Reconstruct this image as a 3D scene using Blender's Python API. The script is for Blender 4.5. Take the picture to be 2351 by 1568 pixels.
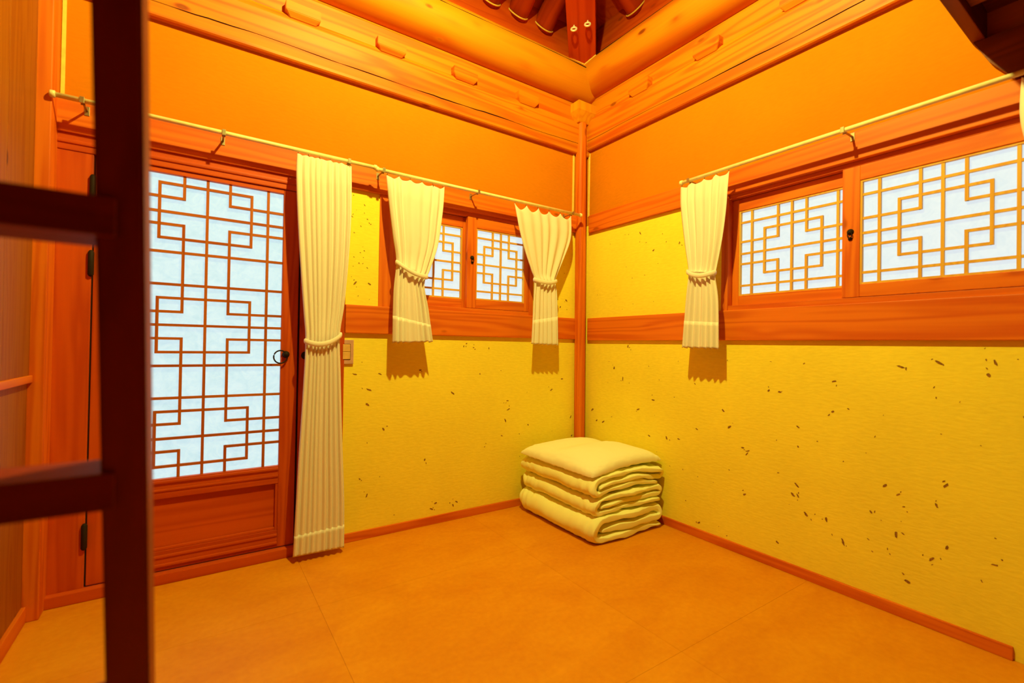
import bpy, bmesh, math, random
from math import sin, cos, pi, radians, sqrt
from mathutils import Vector, Matrix, noise

for o in list(bpy.data.objects):
    bpy.data.objects.remove(o, do_unlink=True)
sc = bpy.context.scene
COL = sc.collection

# ------------------------------------------------------------------ camera, world, exposure
YAW, PIT, ROL, FPX = radians(34.0097), radians(0.53858), radians(0.943505), 1074.587
fwd = Vector((sin(YAW) * cos(PIT), cos(YAW) * cos(PIT), sin(PIT)))
rgt = Vector((cos(YAW), -sin(YAW), 0))
upv = rgt.cross(fwd)
R2 = rgt * cos(ROL) + upv * sin(ROL)
U2 = upv * cos(ROL) - rgt * sin(ROL)
cam = bpy.data.cameras.new('camera')
cam.sensor_fit = 'HORIZONTAL'; cam.sensor_width = 36.0
cam.lens = 36.0 * FPX / 2351.0
cam.clip_start = 0.02
cam.dof.use_dof = True; cam.dof.focus_distance = 3.0; cam.dof.aperture_fstop = 2.2
camo = bpy.data.objects.new('camera', cam); COL.objects.link(camo)
CAMLOC = Vector((-2.345, -2.535, 1.05))
camo.matrix_world = Matrix(((R2.x, U2.x, -fwd.x, CAMLOC.x), (R2.y, U2.y, -fwd.y, CAMLOC.y), (R2.z, U2.z, -fwd.z, CAMLOC.z), (0, 0, 0, 1)))
sc.camera = camo
w = bpy.data.worlds.new('world'); sc.world = w; w.use_nodes = True
w.node_tree.nodes['Background'].inputs[0].default_value = (0.55, 0.7, 0.9, 1)
w.node_tree.nodes['Background'].inputs[1].default_value = 0.3
sc.view_settings.view_transform = 'Standard'; sc.view_settings.look = 'None'
sc.view_settings.gamma = 1.0; sc.view_settings.use_curve_mapping = False
sc.view_settings.exposure = 0.0

LAMP_POS = (-1.62, -1.48, 3.18)
LAMP_POWER = 240.0
LAMP_COLOR = (1.0, 0.93, 0.20)
PANE_EMIT = 0.90

# ------------------------------------------------------------------ materials
MATS = {}
def new_mat(name):
    m = bpy.data.materials.new(name); m.use_nodes = True
    nt = m.node_tree
    b = nt.nodes['Principled BSDF']
    return m, nt, nt.nodes, nt.links, b

def rgba(c): return (c[0], c[1], c[2], 1)

def ramp(N, stops):
    r = N.new('ShaderNodeValToRGB'); e = r.color_ramp.elements
    e[0].position, e[0].color = stops[0][0], rgba(stops[0][1])
    e[1].position, e[1].color = stops[-1][0], rgba(stops[-1][1])
    for p, c in stops[1:-1]:
        x = e.new(p); x.color = rgba(c)
    return r

def math_node(N, L, op, a, b=None):
    m = N.new('ShaderNodeMath'); m.operation = op
    for i, v in enumerate((a, b)):
        if v is None: continue
        if isinstance(v, (int, float)): m.inputs[i].default_value = v
        else: L.new(v, m.inputs[i])
    return m.outputs[0]

def mixcol(N, L, fac, a, b, mode='MIX'):
    m = N.new('ShaderNodeMix'); m.data_type = 'RGBA'; m.blend_type = mode
    for s, v in ((m.inputs[0], fac), (m.inputs[6], a), (m.inputs[7], b)):
        if isinstance(v, (int, float)): s.default_value = v
        elif isinstance(v, tuple): s.default_value = rgba(v)
        else: L.new(v, s)
    return m.outputs[2]

def wood(name, axis, light, dark, coord='pos', rough=0.5, ring=30.0, across=7.5, along=0.32, knot=0.8, spec=0.25, kscale=6.0, kr0=0.105):
    m, nt, N, L, b = new_mat(name)
    if coord == 'pos':
        src = N.new('ShaderNodeNewGeometry').outputs['Position']
    else:
        src = N.new('ShaderNodeTexCoord').outputs['Object']
    rnd = N.new('ShaderNodeObjectInfo').outputs['Random']
    addv = N.new('ShaderNodeVectorMath'); addv.operation = 'MULTIPLY_ADD'
    L.new(src, addv.inputs[0]); addv.inputs[1].default_value = (1, 1, 1)
    cmb = N.new('ShaderNodeCombineXYZ')
    r10 = math_node(N, L, 'MULTIPLY', rnd, 9.0)
    for i in range(3): L.new(r10, cmb.inputs[i])
    L.new(cmb.outputs[0], addv.inputs[2])
    base = addv.outputs[0]
    def scaled(al, ac):
        v = N.new('ShaderNodeVectorMath'); v.operation = 'MULTIPLY'
        s = [ac, ac, ac]; s['xyz'.index(axis)] = al
        v.inputs[1].default_value = s; L.new(base, v.inputs[0]); return v.outputs[0]
    # knots bend the rings
    vo = N.new('ShaderNodeTexVoronoi'); vo.feature = 'F1'; vo.inputs['Scale'].default_value = 1.0
    L.new(scaled(kscale * 0.5, kscale * 1.15), vo.inputs['Vector'])
    kd = vo.outputs['Distance']
    n1 = N.new('ShaderNodeTexNoise'); n1.inputs['Scale'].default_value = 1.0; n1.inputs['Detail'].default_value = 2.5
    n1.inputs['Distortion'].default_value = 0.35
    L.new(scaled(along, across), n1.inputs['Vector'])
    kw = math_node(N, L, 'DIVIDE', 0.012 * knot, math_node(N, L, 'ADD', kd, 0.05))
    ph = math_node(N, L, 'MULTIPLY', math_node(N, L, 'ADD', n1.outputs[0], kw), ring * 2)
    sn = math_node(N, L, 'ADD', math_node(N, L, 'MULTIPLY', math_node(N, L, 'SINE', ph), 0.5), 0.5)
    sn = math_node(N, L, 'POWER', sn, 1.6)
    n2 = N.new('ShaderNodeTexNoise'); n2.inputs['Scale'].default_value = 1.0; n2.inputs['Detail'].default_value = 3
    L.new(scaled(3.0, 110.0), n2.inputs['Vector'])
    n3 = N.new('ShaderNodeTexNoise'); n3.inputs['Scale'].default_value = 1.0; n3.inputs['Detail'].default_value = 1
    L.new(scaled(1.0, 3.0), n3.inputs['Vector'])
    fac = math_node(N, L, 'ADD', math_node(N, L, 'MULTIPLY', sn, 0.55), math_node(N, L, 'MULTIPLY', n2.outputs[0], 0.35))
    fac = math_node(N, L, 'ADD', fac, math_node(N, L, 'MULTIPLY', math_node(N, L, 'SUBTRACT', n3.outputs[0], 0.5), 0.7))
    cr = ramp(N, [(0.05, light), (0.95, dark)])
    L.new(fac, cr.inputs[0])
    kr = ramp(N, [(kr0 * 0.5, (1, 1, 1)), (kr0, (0, 0, 0))])
    L.new(kd, kr.inputs[0])
    km = math_node(N, L, 'MULTIPLY', kr.outputs[0], min(1.0, 0.75 * knot))
    kc = tuple(c * 0.42 for c in dark)
    col = mixcol(N, L, km, cr.outputs[0], kc)
    L.new(col, b.inputs['Base Color'])
    b.inputs['Roughness'].default_value = rough
    b.inputs['Specular IOR Level'].default_value = spec
    bp = N.new('ShaderNodeBump'); bp.inputs['Strength'].default_value = 0.12; bp.inputs['Distance'].default_value = 0.002
    L.new(fac, bp.inputs['Height']); L.new(bp.outputs[0], b.inputs['Normal'])
    MATS[name] = m
    return m

def plain(name, c, rough=0.5, metal=0.0, spec=0.3, nscale=30, namp=0.1, bump=0.0):
    m, nt, N, L, b = new_mat(name)
    p = N.new('ShaderNodeNewGeometry').outputs['Position']
    n = N.new('ShaderNodeTexNoise'); n.inputs['Scale'].default_value = nscale; n.inputs['Detail'].default_value = 3
    L.new(p, n.inputs['Vector'])
    r = ramp(N, [(0.3, tuple(x * (1 - namp) for x in c)), (0.7, tuple(min(1, x * (1 + namp)) for x in c))])
    L.new(n.outputs[0], r.inputs[0]); L.new(r.outputs[0], b.inputs['Base Color'])
    b.inputs['Roughness'].default_value = rough; b.inputs['Metallic'].default_value = metal
    b.inputs['Specular IOR Level'].default_value = spec
    if bump:
        bp = N.new('ShaderNodeBump'); bp.inputs['Strength'].default_value = bump; bp.inputs['Distance'].default_value = 0.003
        L.new(n.outputs[0], bp.inputs['Height']); L.new(bp.outputs[0], b.inputs['Normal'])
    MATS[name] = m
    return m

def plaster(name, c, bump=0.25):
    m, nt, N, L, b = new_mat(name)
    p = N.new('ShaderNodeNewGeometry').outputs['Position']
    n = N.new('ShaderNodeTexNoise'); n.inputs['Scale'].default_value = 3.0; n.inputs['Detail'].default_value = 4
    L.new(p, n.inputs['Vector'])
    v = N.new('ShaderNodeVectorMath'); v.operation = 'MULTIPLY'; v.inputs[1].default_value = (28, 28, 95)
    L.new(p, v.inputs[0])
    n2 = N.new('ShaderNodeTexNoise'); n2.inputs['Scale'].default_value = 1.0; n2.inputs['Detail'].default_value = 4
    L.new(v.outputs[0], n2.inputs['Vector'])
    f = math_node(N, L, 'ADD', math_node(N, L, 'MULTIPLY', n.outputs[0], 0.5), math_node(N, L, 'MULTIPLY', n2.outputs[0], 0.5))
    r = ramp(N, [(0.35, tuple(x * 0.93 for x in c)), (0.65, tuple(min(1, x * 1.05) for x in c))])
    L.new(f, r.inputs[0]); L.new(r.outputs[0], b.inputs['Base Color'])
    b.inputs['Roughness'].default_value = 0.9; b.inputs['Specular IOR Level'].default_value = 0.1
    bp = N.new('ShaderNodeBump'); bp.inputs['Strength'].default_value = bump; bp.inputs['Distance'].default_value = 0.004
    L.new(n2.outputs[0], bp.inputs['Height']); L.new(bp.outputs[0], b.inputs['Normal'])
    MATS[name] = m
    return m

def fabric(name, c, trans=0.0, weave=900.0):
    m, nt, N, L, b = new_mat(name)
    p = N.new('ShaderNodeNewGeometry').outputs['Position']
    n = N.new('ShaderNodeTexNoise'); n.inputs['Scale'].default_value = weave; n.inputs['Detail'].default_value = 1
    L.new(p, n.inputs['Vector'])
    r = ramp(N, [(0.3, tuple(x * 0.96 for x in c)), (0.7, c)])
    L.new(n.outputs[0], r.inputs[0]); L.new(r.outputs[0], b.inputs['Base Color'])
    b.inputs['Roughness'].default_value = 0.9; b.inputs['Specular IOR Level'].default_value = 0.1
    if trans:
        tr = N.new('ShaderNodeBsdfTranslucent'); L.new(r.outputs[0], tr.inputs[0])
        mx = N.new('ShaderNodeMixShader'); mx.inputs[0].default_value = trans
        L.new(b.outputs[0], mx.inputs[1]); L.new(tr.outputs[0], mx.inputs[2])
        L.new(mx.outputs[0], N['Material Output'].inputs[0])
    MATS[name] = m
    return m

def paper(name, strength, lo, hi):
    m, nt, N, L, b = new_mat(name)
    p = N.new('ShaderNodeNewGeometry').outputs['Position']
    n = N.new('ShaderNodeTexNoise'); n.inputs['Scale'].default_value = 22; n.inputs['Detail'].default_value = 6; n.inputs['Roughness'].default_value = 0.7
    n.inputs['Distortion'].default_value = 1.2
    L.new(p, n.inputs['Vector'])
    r = ramp(N, [(0.33, lo), (0.62, hi)])
    L.new(n.outputs[0], r.inputs[0])
    b.inputs['Base Color'].default_value = (0.10, 0.13, 0.14, 1)
    b.inputs['Roughness'].default_value = 0.9; b.inputs['Specular IOR Level'].default_value = 0.1
    L.new(r.outputs[0], b.inputs['Emission Color'])
    b.inputs['Emission Strength'].default_value = strength
    MATS[name] = m
    return m

TRIM_L, TRIM_D = (0.78, 0.185, 0.008), (0.58, 0.085, 0.003)
BEAM_L, BEAM_D = (0.66, 0.205, 0.003), (0.55, 0.070, 0.002)
for ax in 'xyz':
    wood('trim_wood_' + ax, ax, TRIM_L, TRIM_D)
    wood('beam_wood_' + ax, ax, BEAM_L, BEAM_D, ring=22, knot=1.0)
wood('door_wood_z', 'z', (0.62, 0.095, 0.004), (0.45, 0.048, 0.002), knot=0.4)
wood('door_wood_x', 'x', (0.62, 0.095, 0.004), (0.45, 0.048, 0.002), knot=0.3, ring=14, across=9)
wood('log_wood_x', 'x', (0.72, 0.26, 0.005), (0.58, 0.105, 0.003), ring=16, across=3, along=0.5, knot=1.3)
wood('log_wood_y', 'y', (0.72, 0.26, 0.005), (0.58, 0.105, 0.003), ring=16, across=3, along=0.5, knot=1.3)
wood('roof_wood_x', 'x', (0.66, 0.10, 0.003), (0.52, 0.055, 0.002))
wood('roof_wood_y', 'y', (0.66, 0.10, 0.003), (0.52, 0.055, 0.002))
wood('rafter_wood', 'x', (0.52, 0.055, 0.003), (0.34, 0.026, 0.002), coord='obj', ring=18, across=6)
wood('hip_wood', 'x', (0.60, 0.065, 0.003), (0.44, 0.030, 0.002), coord='obj', ring=20, across=7, knot=1.0)
wood('panel_wood_z', 'z', (0.36, 0.11, 0.004), (0.28, 0.06, 0.003), knot=1.3, kscale=8.0, kr0=0.12)
wood('ladder_wood_z', 'z', (0.24, 0.022, 0.003), (0.16, 0.012, 0.002), knot=0.2)
wood('ladder_wood_x', 'x', (0.24, 0.022, 0.003), (0.16, 0.012, 0.002), knot=0.2)
wood('dark_wood_x', 'x', (0.22, 0.035, 0.004), (0.13, 0.02, 0.003), knot=0.3)
wood('dark_wood_y', 'y', (0.22, 0.035, 0.004), (0.13, 0.02, 0.003), knot=0.3)
wood('lattice_wood_z', 'z', (0.52, 0.14, 0.010), (0.38, 0.07, 0.004), knot=0.0)
wood('lattice_wood_h', 'x', (0.52, 0.14, 0.010), (0.38, 0.07, 0.004), knot=0.0)
wood('pale_lattice_z', 'z', (0.80, 0.46, 0.07), (0.70, 0.33, 0.04), knot=0.0)
wood('pale_lattice_h', 'x', (0.80, 0.46, 0.07), (0.70, 0.33, 0.04), knot=0.0)
wood('capital_wood', 'z', (0.78, 0.34, 0.008), (0.70, 0.22, 0.006), knot=0.2)
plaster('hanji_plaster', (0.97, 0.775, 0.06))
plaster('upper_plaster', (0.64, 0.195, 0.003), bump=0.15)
plain('caulk', (0.92, 0.66, 0.12), rough=0.7)
plain('fleck', (0.30, 0.13, 0.02), rough=0.9, nscale=150, namp=0.4)
plain('rod_paint', (0.92, 0.80, 0.42), rough=0.35, spec=0.5)
plain('bracket_metal', (0.42, 0.34, 0.20), rough=0.35, metal=0.8)
plain('black_iron', (0.022, 0.012, 0.008), rough=0.6, spec=0.15)
plain('bright_metal', (0.95, 0.9, 0.75), rough=0.35, metal=0.2)
plain('switch_plate', (0.62, 0.34, 0.26), rough=0.4)
plain('switch_rocker', (0.80, 0.46, 0.14), rough=0.4)
plain('gap_black', (0.02, 0.006, 0.003), rough=0.9)
plain('shade_metal', (0.20, 0.14, 0.08), rough=0.5)
fabric('curtain_cloth', (0.96, 0.87, 0.78), trans=0.12)
fabric('quilt_cloth', (0.97, 0.96, 0.46), weave=500)
fabric('pillow_cloth', (0.97, 0.93, 0.64), weave=500)
paper('window_paper', PANE_EMIT * 0.95, (0.78, 0.90, 0.97), (0.86, 0.96, 1.0))
paper('door_paper', PANE_EMIT, (0.60, 0.86, 0.92), (0.73, 0.95, 1.0))

def floor_mat():
    m, nt, N, L, b = new_mat('floor_sheet')
    p = N.new('ShaderNodeNewGeometry').outputs['Position']
    rnd = N.new('ShaderNodeObjectInfo').outputs['Random']
    v = N.new('ShaderNodeVectorMath'); v.operation = 'MULTIPLY'; v.inputs[1].default_value = (2.2, 3.6, 1)
    L.new(p, v.inputs[0])
    n = N.new('ShaderNodeTexNoise'); n.inputs['Scale'].default_value = 1.3; n.inputs['Detail'].default_value = 7; n.inputs['Roughness'].default_value = 0.62
    n.inputs['Distortion'].default_value = 0.6
    L.new(v.outputs[0], n.inputs['Vector'])
    n2 = N.new('ShaderNodeTexNoise'); n2.inputs['Scale'].default_value = 45; n2.inputs['Detail'].default_value = 4
    L.new(p, n2.inputs['Vector'])
    f = math_node(N, L, 'ADD', math_node(N, L, 'MULTIPLY', n.outputs[0], 0.7), math_node(N, L, 'MULTIPLY', n2.outputs[0], 0.3))
    f = math_node(N, L, 'ADD', f, math_node(N, L, 'MULTIPLY', math_node(N, L, 'SUBTRACT', rnd, 0.5), 0.05))
    r = ramp(N, [(0.33, (0.66, 0.215, 0.005)), (0.5, (0.72, 0.26, 0.006)), (0.68, (0.78, 0.31, 0.009))])
    L.new(f, r.inputs[0]); L.new(r.outputs[0], b.inputs['Base Color'])
    b.inputs['Roughness'].default_value = 0.5; b.inputs['Specular IOR Level'].default_value = 0.18
    bp = N.new('ShaderNodeBump'); bp.inputs['Strength'].default_value = 0.08; bp.inputs['Distance'].default_value = 0.003
    L.new(n.outputs[0], bp.inputs['Height']); L.new(bp.outputs[0], b.inputs['Normal'])
    MATS['floor_sheet'] = m
floor_mat()

# ------------------------------------------------------------------ mesh helpers
def link(name, bm, mat, parent=None, smooth=False, recalc=True, recenter=True):
    if recalc: bmesh.ops.recalc_face_normals(bm, faces=bm.faces)
    me = bpy.data.meshes.new(name); bm.to_mesh(me); bm.free()
    o = bpy.data.objects.new(name, me); COL.objects.link(o)
    if recenter and len(me.vertices):
        xs = [v.co for v in me.vertices]
        mn = Vector((min(c.x for c in xs), min(c.y for c in xs), min(c.z for c in xs)))
        mx = Vector((max(c.x for c in xs), max(c.y for c in xs), max(c.z for c in xs)))
        c = Vector(((mn.x + mx.x) / 2, (mn.y + mx.y) / 2, mn.z))
        me.transform(Matrix.Translation(-c)); o.location = c
    for mm in (mat if isinstance(mat, (list, tuple)) else [mat]):
        me.materials.append(MATS[mm])
    if smooth:
        for p in me.polygons: p.use_smooth = True
    if parent is not None:
        o.parent = parent
        o.location = o.location - parent.location
    return o

def tag(o, label=None, cat=None, group=None, kind=None):
    if label: o['label'] = label
    if cat: o['category'] = cat
    if group: o['group'] = group
    if kind: o['kind'] = kind
    return o

def empty(name, loc):
    o = bpy.data.objects.new(name, None); COL.objects.link(o); o.location = loc
    o.empty_display_size = 0.1
    return o

def bm_box(bm, x0, x1, y0, y1, z0, z1, bev=0.0, mi=0):
    x0, x1 = min(x0, x1), max(x0, x1); y0, y1 = min(y0, y1), max(y0, y1); z0, z1 = min(z0, z1), max(z0, z1)
    vs = [bm.verts.new(p) for p in ((x0,y0,z0),(x1,y0,z0),(x1,y1,z0),(x0,y1,z0),(x0,y0,z1),(x1,y0,z1),(x1,y1,z1),(x0,y1,z1))]
    fs = [bm.faces.new([vs[i] for i in f]) for f in ((0,3,2,1),(4,5,6,7),(0,1,5,4),(1,2,6,5),(2,3,7,6),(3,0,4,7))]
    for f in fs: f.material_index = mi
    if bev:
        es = set(e for f in fs for e in f.edges)
        bmesh.ops.bevel(bm, geom=list(es), offset=bev, segments=2, profile=0.6, affect='EDGES')

def box(name, x0, x1, y0, y1, z0, z1, mat, parent=None, bev=0.0):
    bm = bmesh.new(); bm_box(bm, x0, x1, y0, y1, z0, z1, bev)
    return link(name, bm, mat, parent)

def WP(wall, a, off, z):
    return (a, -off, z) if wall == 'A' else (-off, a, z)

def wbox(name, wall, a0, a1, o0, o1, z0, z1, mat, parent=None, bev=0.0):
    if wall == 'A': return box(name, a0, a1, -o1, -o0, z0, z1, mat, parent, bev)
    return box(name, -o1, -o0, a0, a1, z0, z1, mat, parent, bev)

def prism(name, wall, sec, a0, a1, mat, parent=None, smooth=False, n=1):
    # section polygon of (off, z) swept along the wall
    bm = bmesh.new(); rows = []
    for i in range(n + 1):
        a = a0 + (a1 - a0) * i / n
        rows.append([bm.verts.new(WP(wall, a, o, z)) for o, z in sec])
    k = len(sec)
    for i in range(n):
        for j in range(k):
            bm.faces.new((rows[i][j], rows[i][(j + 1) % k], rows[i + 1][(j + 1) % k], rows[i + 1][j]))
    bm.faces.new(rows[0]); bm.faces.new(rows[-1])
    return link(name, bm, mat, parent, smooth)

def bm_tube(bm, pts, r, n=10, closed=False):
    pts = [Vector(p) for p in pts]; rings = []; N = len(pts)
    ref = Vector((0, 0, 1))
    for i, p in enumerate(pts):
        if closed: t = pts[(i + 1) % N] - pts[i - 1]
        else: t = pts[min(i + 1, N - 1)] - pts[max(i - 1, 0)]
        t.normalize()
        rf = ref if abs(t.dot(ref)) < 0.95 else Vector((1, 0, 0))
        u = t.cross(rf).normalized(); v = t.cross(u)
        rr = r[i] if isinstance(r, (list, tuple)) else r
        rings.append([bm.verts.new(p + u * (rr * cos(2 * pi * k / n)) + v * (rr * sin(2 * pi * k / n))) for k in range(n)])
    for i in range(N if closed else N - 1):
        a, b = rings[i], rings[(i + 1) % N]
        for k in range(n):
            bm.faces.new((a[k], a[(k + 1) % n], b[(k + 1) % n], b[k]))
    if not closed:
        bm.faces.new(rings[0]); bm.faces.new(rings[-1])

def tube(name, pts, r, mat, parent=None, n=10, closed=False, smooth=True):
    bm = bmesh.new(); bm_tube(bm, pts, r, n, closed)
    return link(name, bm, mat, parent, smooth)

def lathe(name, prof, origin, axis, mat, parent=None, n=20, smooth=True, caps=True):
    # profile of (radius, height) along axis vector
    ax = Vector(axis).normalized(); rf = Vector((0, 0, 1)) if abs(ax.z) < 0.9 else Vector((1, 0, 0))
    u = ax.cross(rf).normalized(); v = ax.cross(u); og = Vector(origin)
    bm = bmesh.new(); rings = []
    for r, h in prof:
        if r < 1e-5: rings.append([bm.verts.new(og + ax * h)])
        else: rings.append([bm.verts.new(og + ax * h + u * (r * cos(2 * pi * k / n)) + v * (r * sin(2 * pi * k / n))) for k in range(n)])
    for a, b in zip(rings, rings[1:]):
        for k in range(n):
            k2 = (k + 1) % n
            if len(a) == 1 and len(b) == 1: continue
            if len(a) == 1: bm.faces.new((a[0], b[k2], b[k]))
            elif len(b) == 1: bm.faces.new((a[k], a[k2], b[0]))
            else: bm.faces.new((a[k], a[k2], b[k2], b[k]))
    if caps and len(rings[0]) > 1: bm.faces.new(rings[0])
    if caps and len(rings[-1]) > 1: bm.faces.new(rings[-1])
    return link(name, bm, mat, parent, smooth)

def hermite(pts, t):
    # smooth interpolation of a list of tuples, t in 0..1
    n = len(pts) - 1; s = min(max(t, 0), 1) * n; i = min(int(s), n - 1); f = s - i
    p0, p1, p2, p3 = pts[max(i - 1, 0)], pts[i], pts[i + 1], pts[min(i + 2, n)]
    return tuple(0.5 * ((2 * b) + (c - a) * f + (2 * a - 5 * b + 4 * c - d) * f * f + (3 * b - a - 3 * c + d) * f ** 3) for a, b, c, d in zip(p0, p1, p2, p3))

# ------------------------------------------------------------------ room shell
LX = -2.85          # left wooden wall
FY = -4.0           # wall behind the camera
# floor with its large sheets
fb = box('floor', LX - 0.1, 0.1, FY - 0.1, 0.1, -0.12, -0.004, 'trim_wood_x')
tag(fb, 'glossy orange sheet floor of the room', 'floor', kind='structure')
for xa, xb in ((LX, -1.92), (-1.92, -0.93), (-0.93, 0.0)):
    for ya, yb in ((0.0, -0.56), (-0.56, -1.52), (-1.52, -2.48), (-2.48, FY)):
        box('floor_sheet', xa + 0.0003, xb - 0.0003, yb + 0.0003, ya - 0.0003, -0.004, 0.0, 'floor_sheet', fb, bev=0.0004)

def wall_mesh(name, wall, rects, label):
    bm = bmesh.new()
    for a0, a1, z0, z1, mi in rects:
        if wall == 'A': bm_box(bm, a0, a1, 0.0, 0.12, z0, z1, mi=mi)
        else: bm_box(bm, 0.0, 0.12, a0, a1, z0, z1, mi=mi)
    o = link(name, bm, ['hanji_plaster', 'upper_plaster'])
    return tag(o, label, 'wall', kind='structure')
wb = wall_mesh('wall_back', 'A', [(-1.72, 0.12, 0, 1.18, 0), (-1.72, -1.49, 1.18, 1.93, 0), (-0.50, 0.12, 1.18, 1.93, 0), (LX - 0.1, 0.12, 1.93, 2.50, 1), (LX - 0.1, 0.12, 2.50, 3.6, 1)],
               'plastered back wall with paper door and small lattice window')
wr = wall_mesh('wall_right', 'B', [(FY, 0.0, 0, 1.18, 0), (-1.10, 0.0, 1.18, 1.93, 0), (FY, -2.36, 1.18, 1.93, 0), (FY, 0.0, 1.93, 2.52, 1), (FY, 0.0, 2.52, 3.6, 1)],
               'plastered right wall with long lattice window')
wl = box('wall_left', LX - 0.1, LX - 0.02, FY, 0.0, 0, 4.2, 'panel_wood_z')
tag(wl, 'wooden left wall of pale knotty boards', 'wall', kind='structure')
ya = -0.105
for i in range(18):
    wdt = (0.30, 0.22, 0.26)[i % 3]
    yb = max(ya - wdt, FY)
    box('board', LX - 0.02, LX - 0.004, yb + 0.0008, ya - 0.0008, 0.912, 3.6, 'panel_wood_z', wl, bev=0.0012)
    box('board', LX - 0.02, LX - 0.008, yb + 0.0008, ya - 0.0008, 0.06, 0.885, 'panel_wood_z', wl, bev=0.0012)
    ya = yb
    if ya <= FY: break
box('ledge', LX - 0.02, LX + 0.006, FY, -0.105, 0.885, 0.912, 'trim_wood_y', wl, bev=0.003)
box('skirting', LX - 0.02, LX + 0.004, FY, -0.105, 0.0, 0.06, 'trim_wood_y', wl, bev=0.003)
wf = box('wall_front', LX - 0.1, 0.1, FY - 0.1, FY, 0, 4.2, 'dark_wood_x')
tag(wf, 'dark wooden wall facing the window wall', 'wall', kind='structure')

# straw flecks in the lower plaster
random.seed(4)
def flecks(wall, known, regions, n, parent):
    bm = bmesh.new()
    def one(a, z, s, el, ang):
        k = random.randint(6, 8); vs = []
        for i in range(k):
            t = 2 * pi * i / k
            r = s * random.uniform(0.65, 1.2)
            p, q = r * el * cos(t), r * sin(t) / el ** 0.6
            q += 0.25 * s * sin(p / s * 1.3)
            vs.append((a + p * cos(ang) - q * sin(ang), z + p * sin(ang) + q * cos(ang)))
        top = [bm.verts.new(WP(wall, x, 0.0010, y)) for x, y in vs]
        bot = [bm.verts.new(WP(wall, x, -0.001, y)) for x, y in vs]
        bm.faces.new(top)
        for i in range(k): bm.faces.new((top[i], top[(i + 1) % k], bot[(i + 1) % k], bot[i]))
    for a, z in known:
        one(a, z, random.uniform(0.0042, 0.0075), random.uniform(1.3, 2.2), random.uniform(0, pi))
        if random.random() < 0.5:
            one(a + random.uniform(-.025, .025), z + random.uniform(-.025, .025), random.uniform(0.002, 0.0038), random.uniform(1.2, 2.0), random.uniform(0, pi))
    for i in range(n):
        a0, a1, z0, z1 = random.choice(regions)
        one(random.uniform(a0, a1), random.uniform(z0, z1), random.uniform(0.0013, 0.0034), random.uniform(1.1, 2.2), random.uniform(0, pi))
    o = link('straw_flecks', bm, 'fleck', parent)
    return tag(o, 'dark straw flecks pressed into the plaster', kind='stuff')
FA = [(-0.872, 0.873), (-1.506, 0.885), (-1.64, 0.885), (-1.564, 0.80), (-1.232, 0.382), (-1.604, 0.323), (-1.565, 0.23), (-1.159, 0.117), (-1.186, 0.089), (-1.021, 0.101), (-1.044, 0.084), (-0.655, 0.637), (-0.663, 0.694), (-0.677, 0.568), (-1.269, 0.901), (-1.573, 1.373), (-1.65, 1.371), (-0.81, 1.031), (-0.989, 1.043), (-0.97, 1.06), (-0.92, 1.035), (-0.206, 0.823), (-0.177, 1.378), (-0.232, 1.328), (-0.108, 0.416), (-0.12, 0.55), (-0.495, 0.525), (-1.481, 0.58), (-0.702, 0.471), (-1.06, 0.76), (-1.57, 0.72), (-0.3, 0.75)]
FB = [(-0.508, 1.786), (-0.803, 1.671), (-0.614, 1.658), (-0.419, 1.06), (-0.629, 0.731), (-0.141, 0.536), (-0.205, 0.536), (-1.09, 0.724), (-1.128, 0.641), (-0.815, 0.522), (-0.73, 0.515), (-0.6, 0.506), (-1.231, 0.535), (-1.224, 0.518), (-1.33, 0.85), (-1.382, 0.848), (-1.467, 0.693), (-1.468, 0.601), (-1.201, 0.545), (-1.851, 0.992), (-1.966, 1.014), (-2.103, 0.973), (-1.611, 0.782), (-2.119, 1.02), (-1.615, 0.917), (-0.934, 0.599), (-1.466, 0.418), (-1.47, 0.372), (-1.505, 0.297), (-1.589, 0.3), (-1.803, 0.504), (-1.846, 0.48), (-1.99, 0.552), (-1.963, 0.471), (-1.756, 0.383), (-1.84, 0.318), (-1.952, 0.263), (-1.995, 0.321), (-2.122, 0.307), (-1.879, 0.146), (-1.38, 0.123), (-1.656, 0.221), (-1.215, 0.309), (-1.447, 0.372), (-0.953, 0.08), (-0.378, 0.843), (-0.299, 0.912), (-0.51, 0.658), (-0.096, 0.607)]
flecks('A', FA, [(-1.68, -0.1, 0.06, 1.08), (-1.69, -1.54, 1.27, 1.84), (-0.46, -0.1, 1.27, 1.84)], 60, wb)
flecks('B', FB, [(-2.3, -0.1, 0.06, 1.08), (-1.05, -0.1, 1.27, 1.84), (-2.3, -0.6, 0.06, 1.08)], 90, wr)

# rails, lintels, skirting
tn = [0]
def trim(wall, a0, a1, o1, z0, z1, mat, label, bev=0.004, o0=-0.02):
    tn[0] += 1
    o = wbox('trim_%d' % tn[0], wall, a0, a1, o0, o1, z0, z1, mat, None, bev)
    return tag(o, label, 'trim', kind='structure')
trim('A', LX, -0.05, 0.022, 1.868, 2.0, 'trim_wood_x', 'long wooden lintel beam over door and window on back wall')
trim('A', -1.70, -0.05, 0.020, 1.104, 1.254, 'trim_wood_x', 'wooden rail under the small window on back wall')
trim('B', -2.95, -0.05, 0.022, 1.872, 1.995, 'trim_wood_y', 'long wooden lintel beam over the right window')
trim('B', -2.95, -0.05, 0.020, 1.098, 1.257, 'trim_wood_y', 'knotty wooden rail under the right window')
trim('A', -1.918, -1.70, 0.012, 0.0, 1.868, 'door_wood_z', 'dark door jamb half hidden by the long curtain')
trim('A', LX - 0.06, -2.703, 0.006, 0.03, 1.80, 'door_wood_z', 'narrow wooden side panel with arched grain beside the door')
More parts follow.
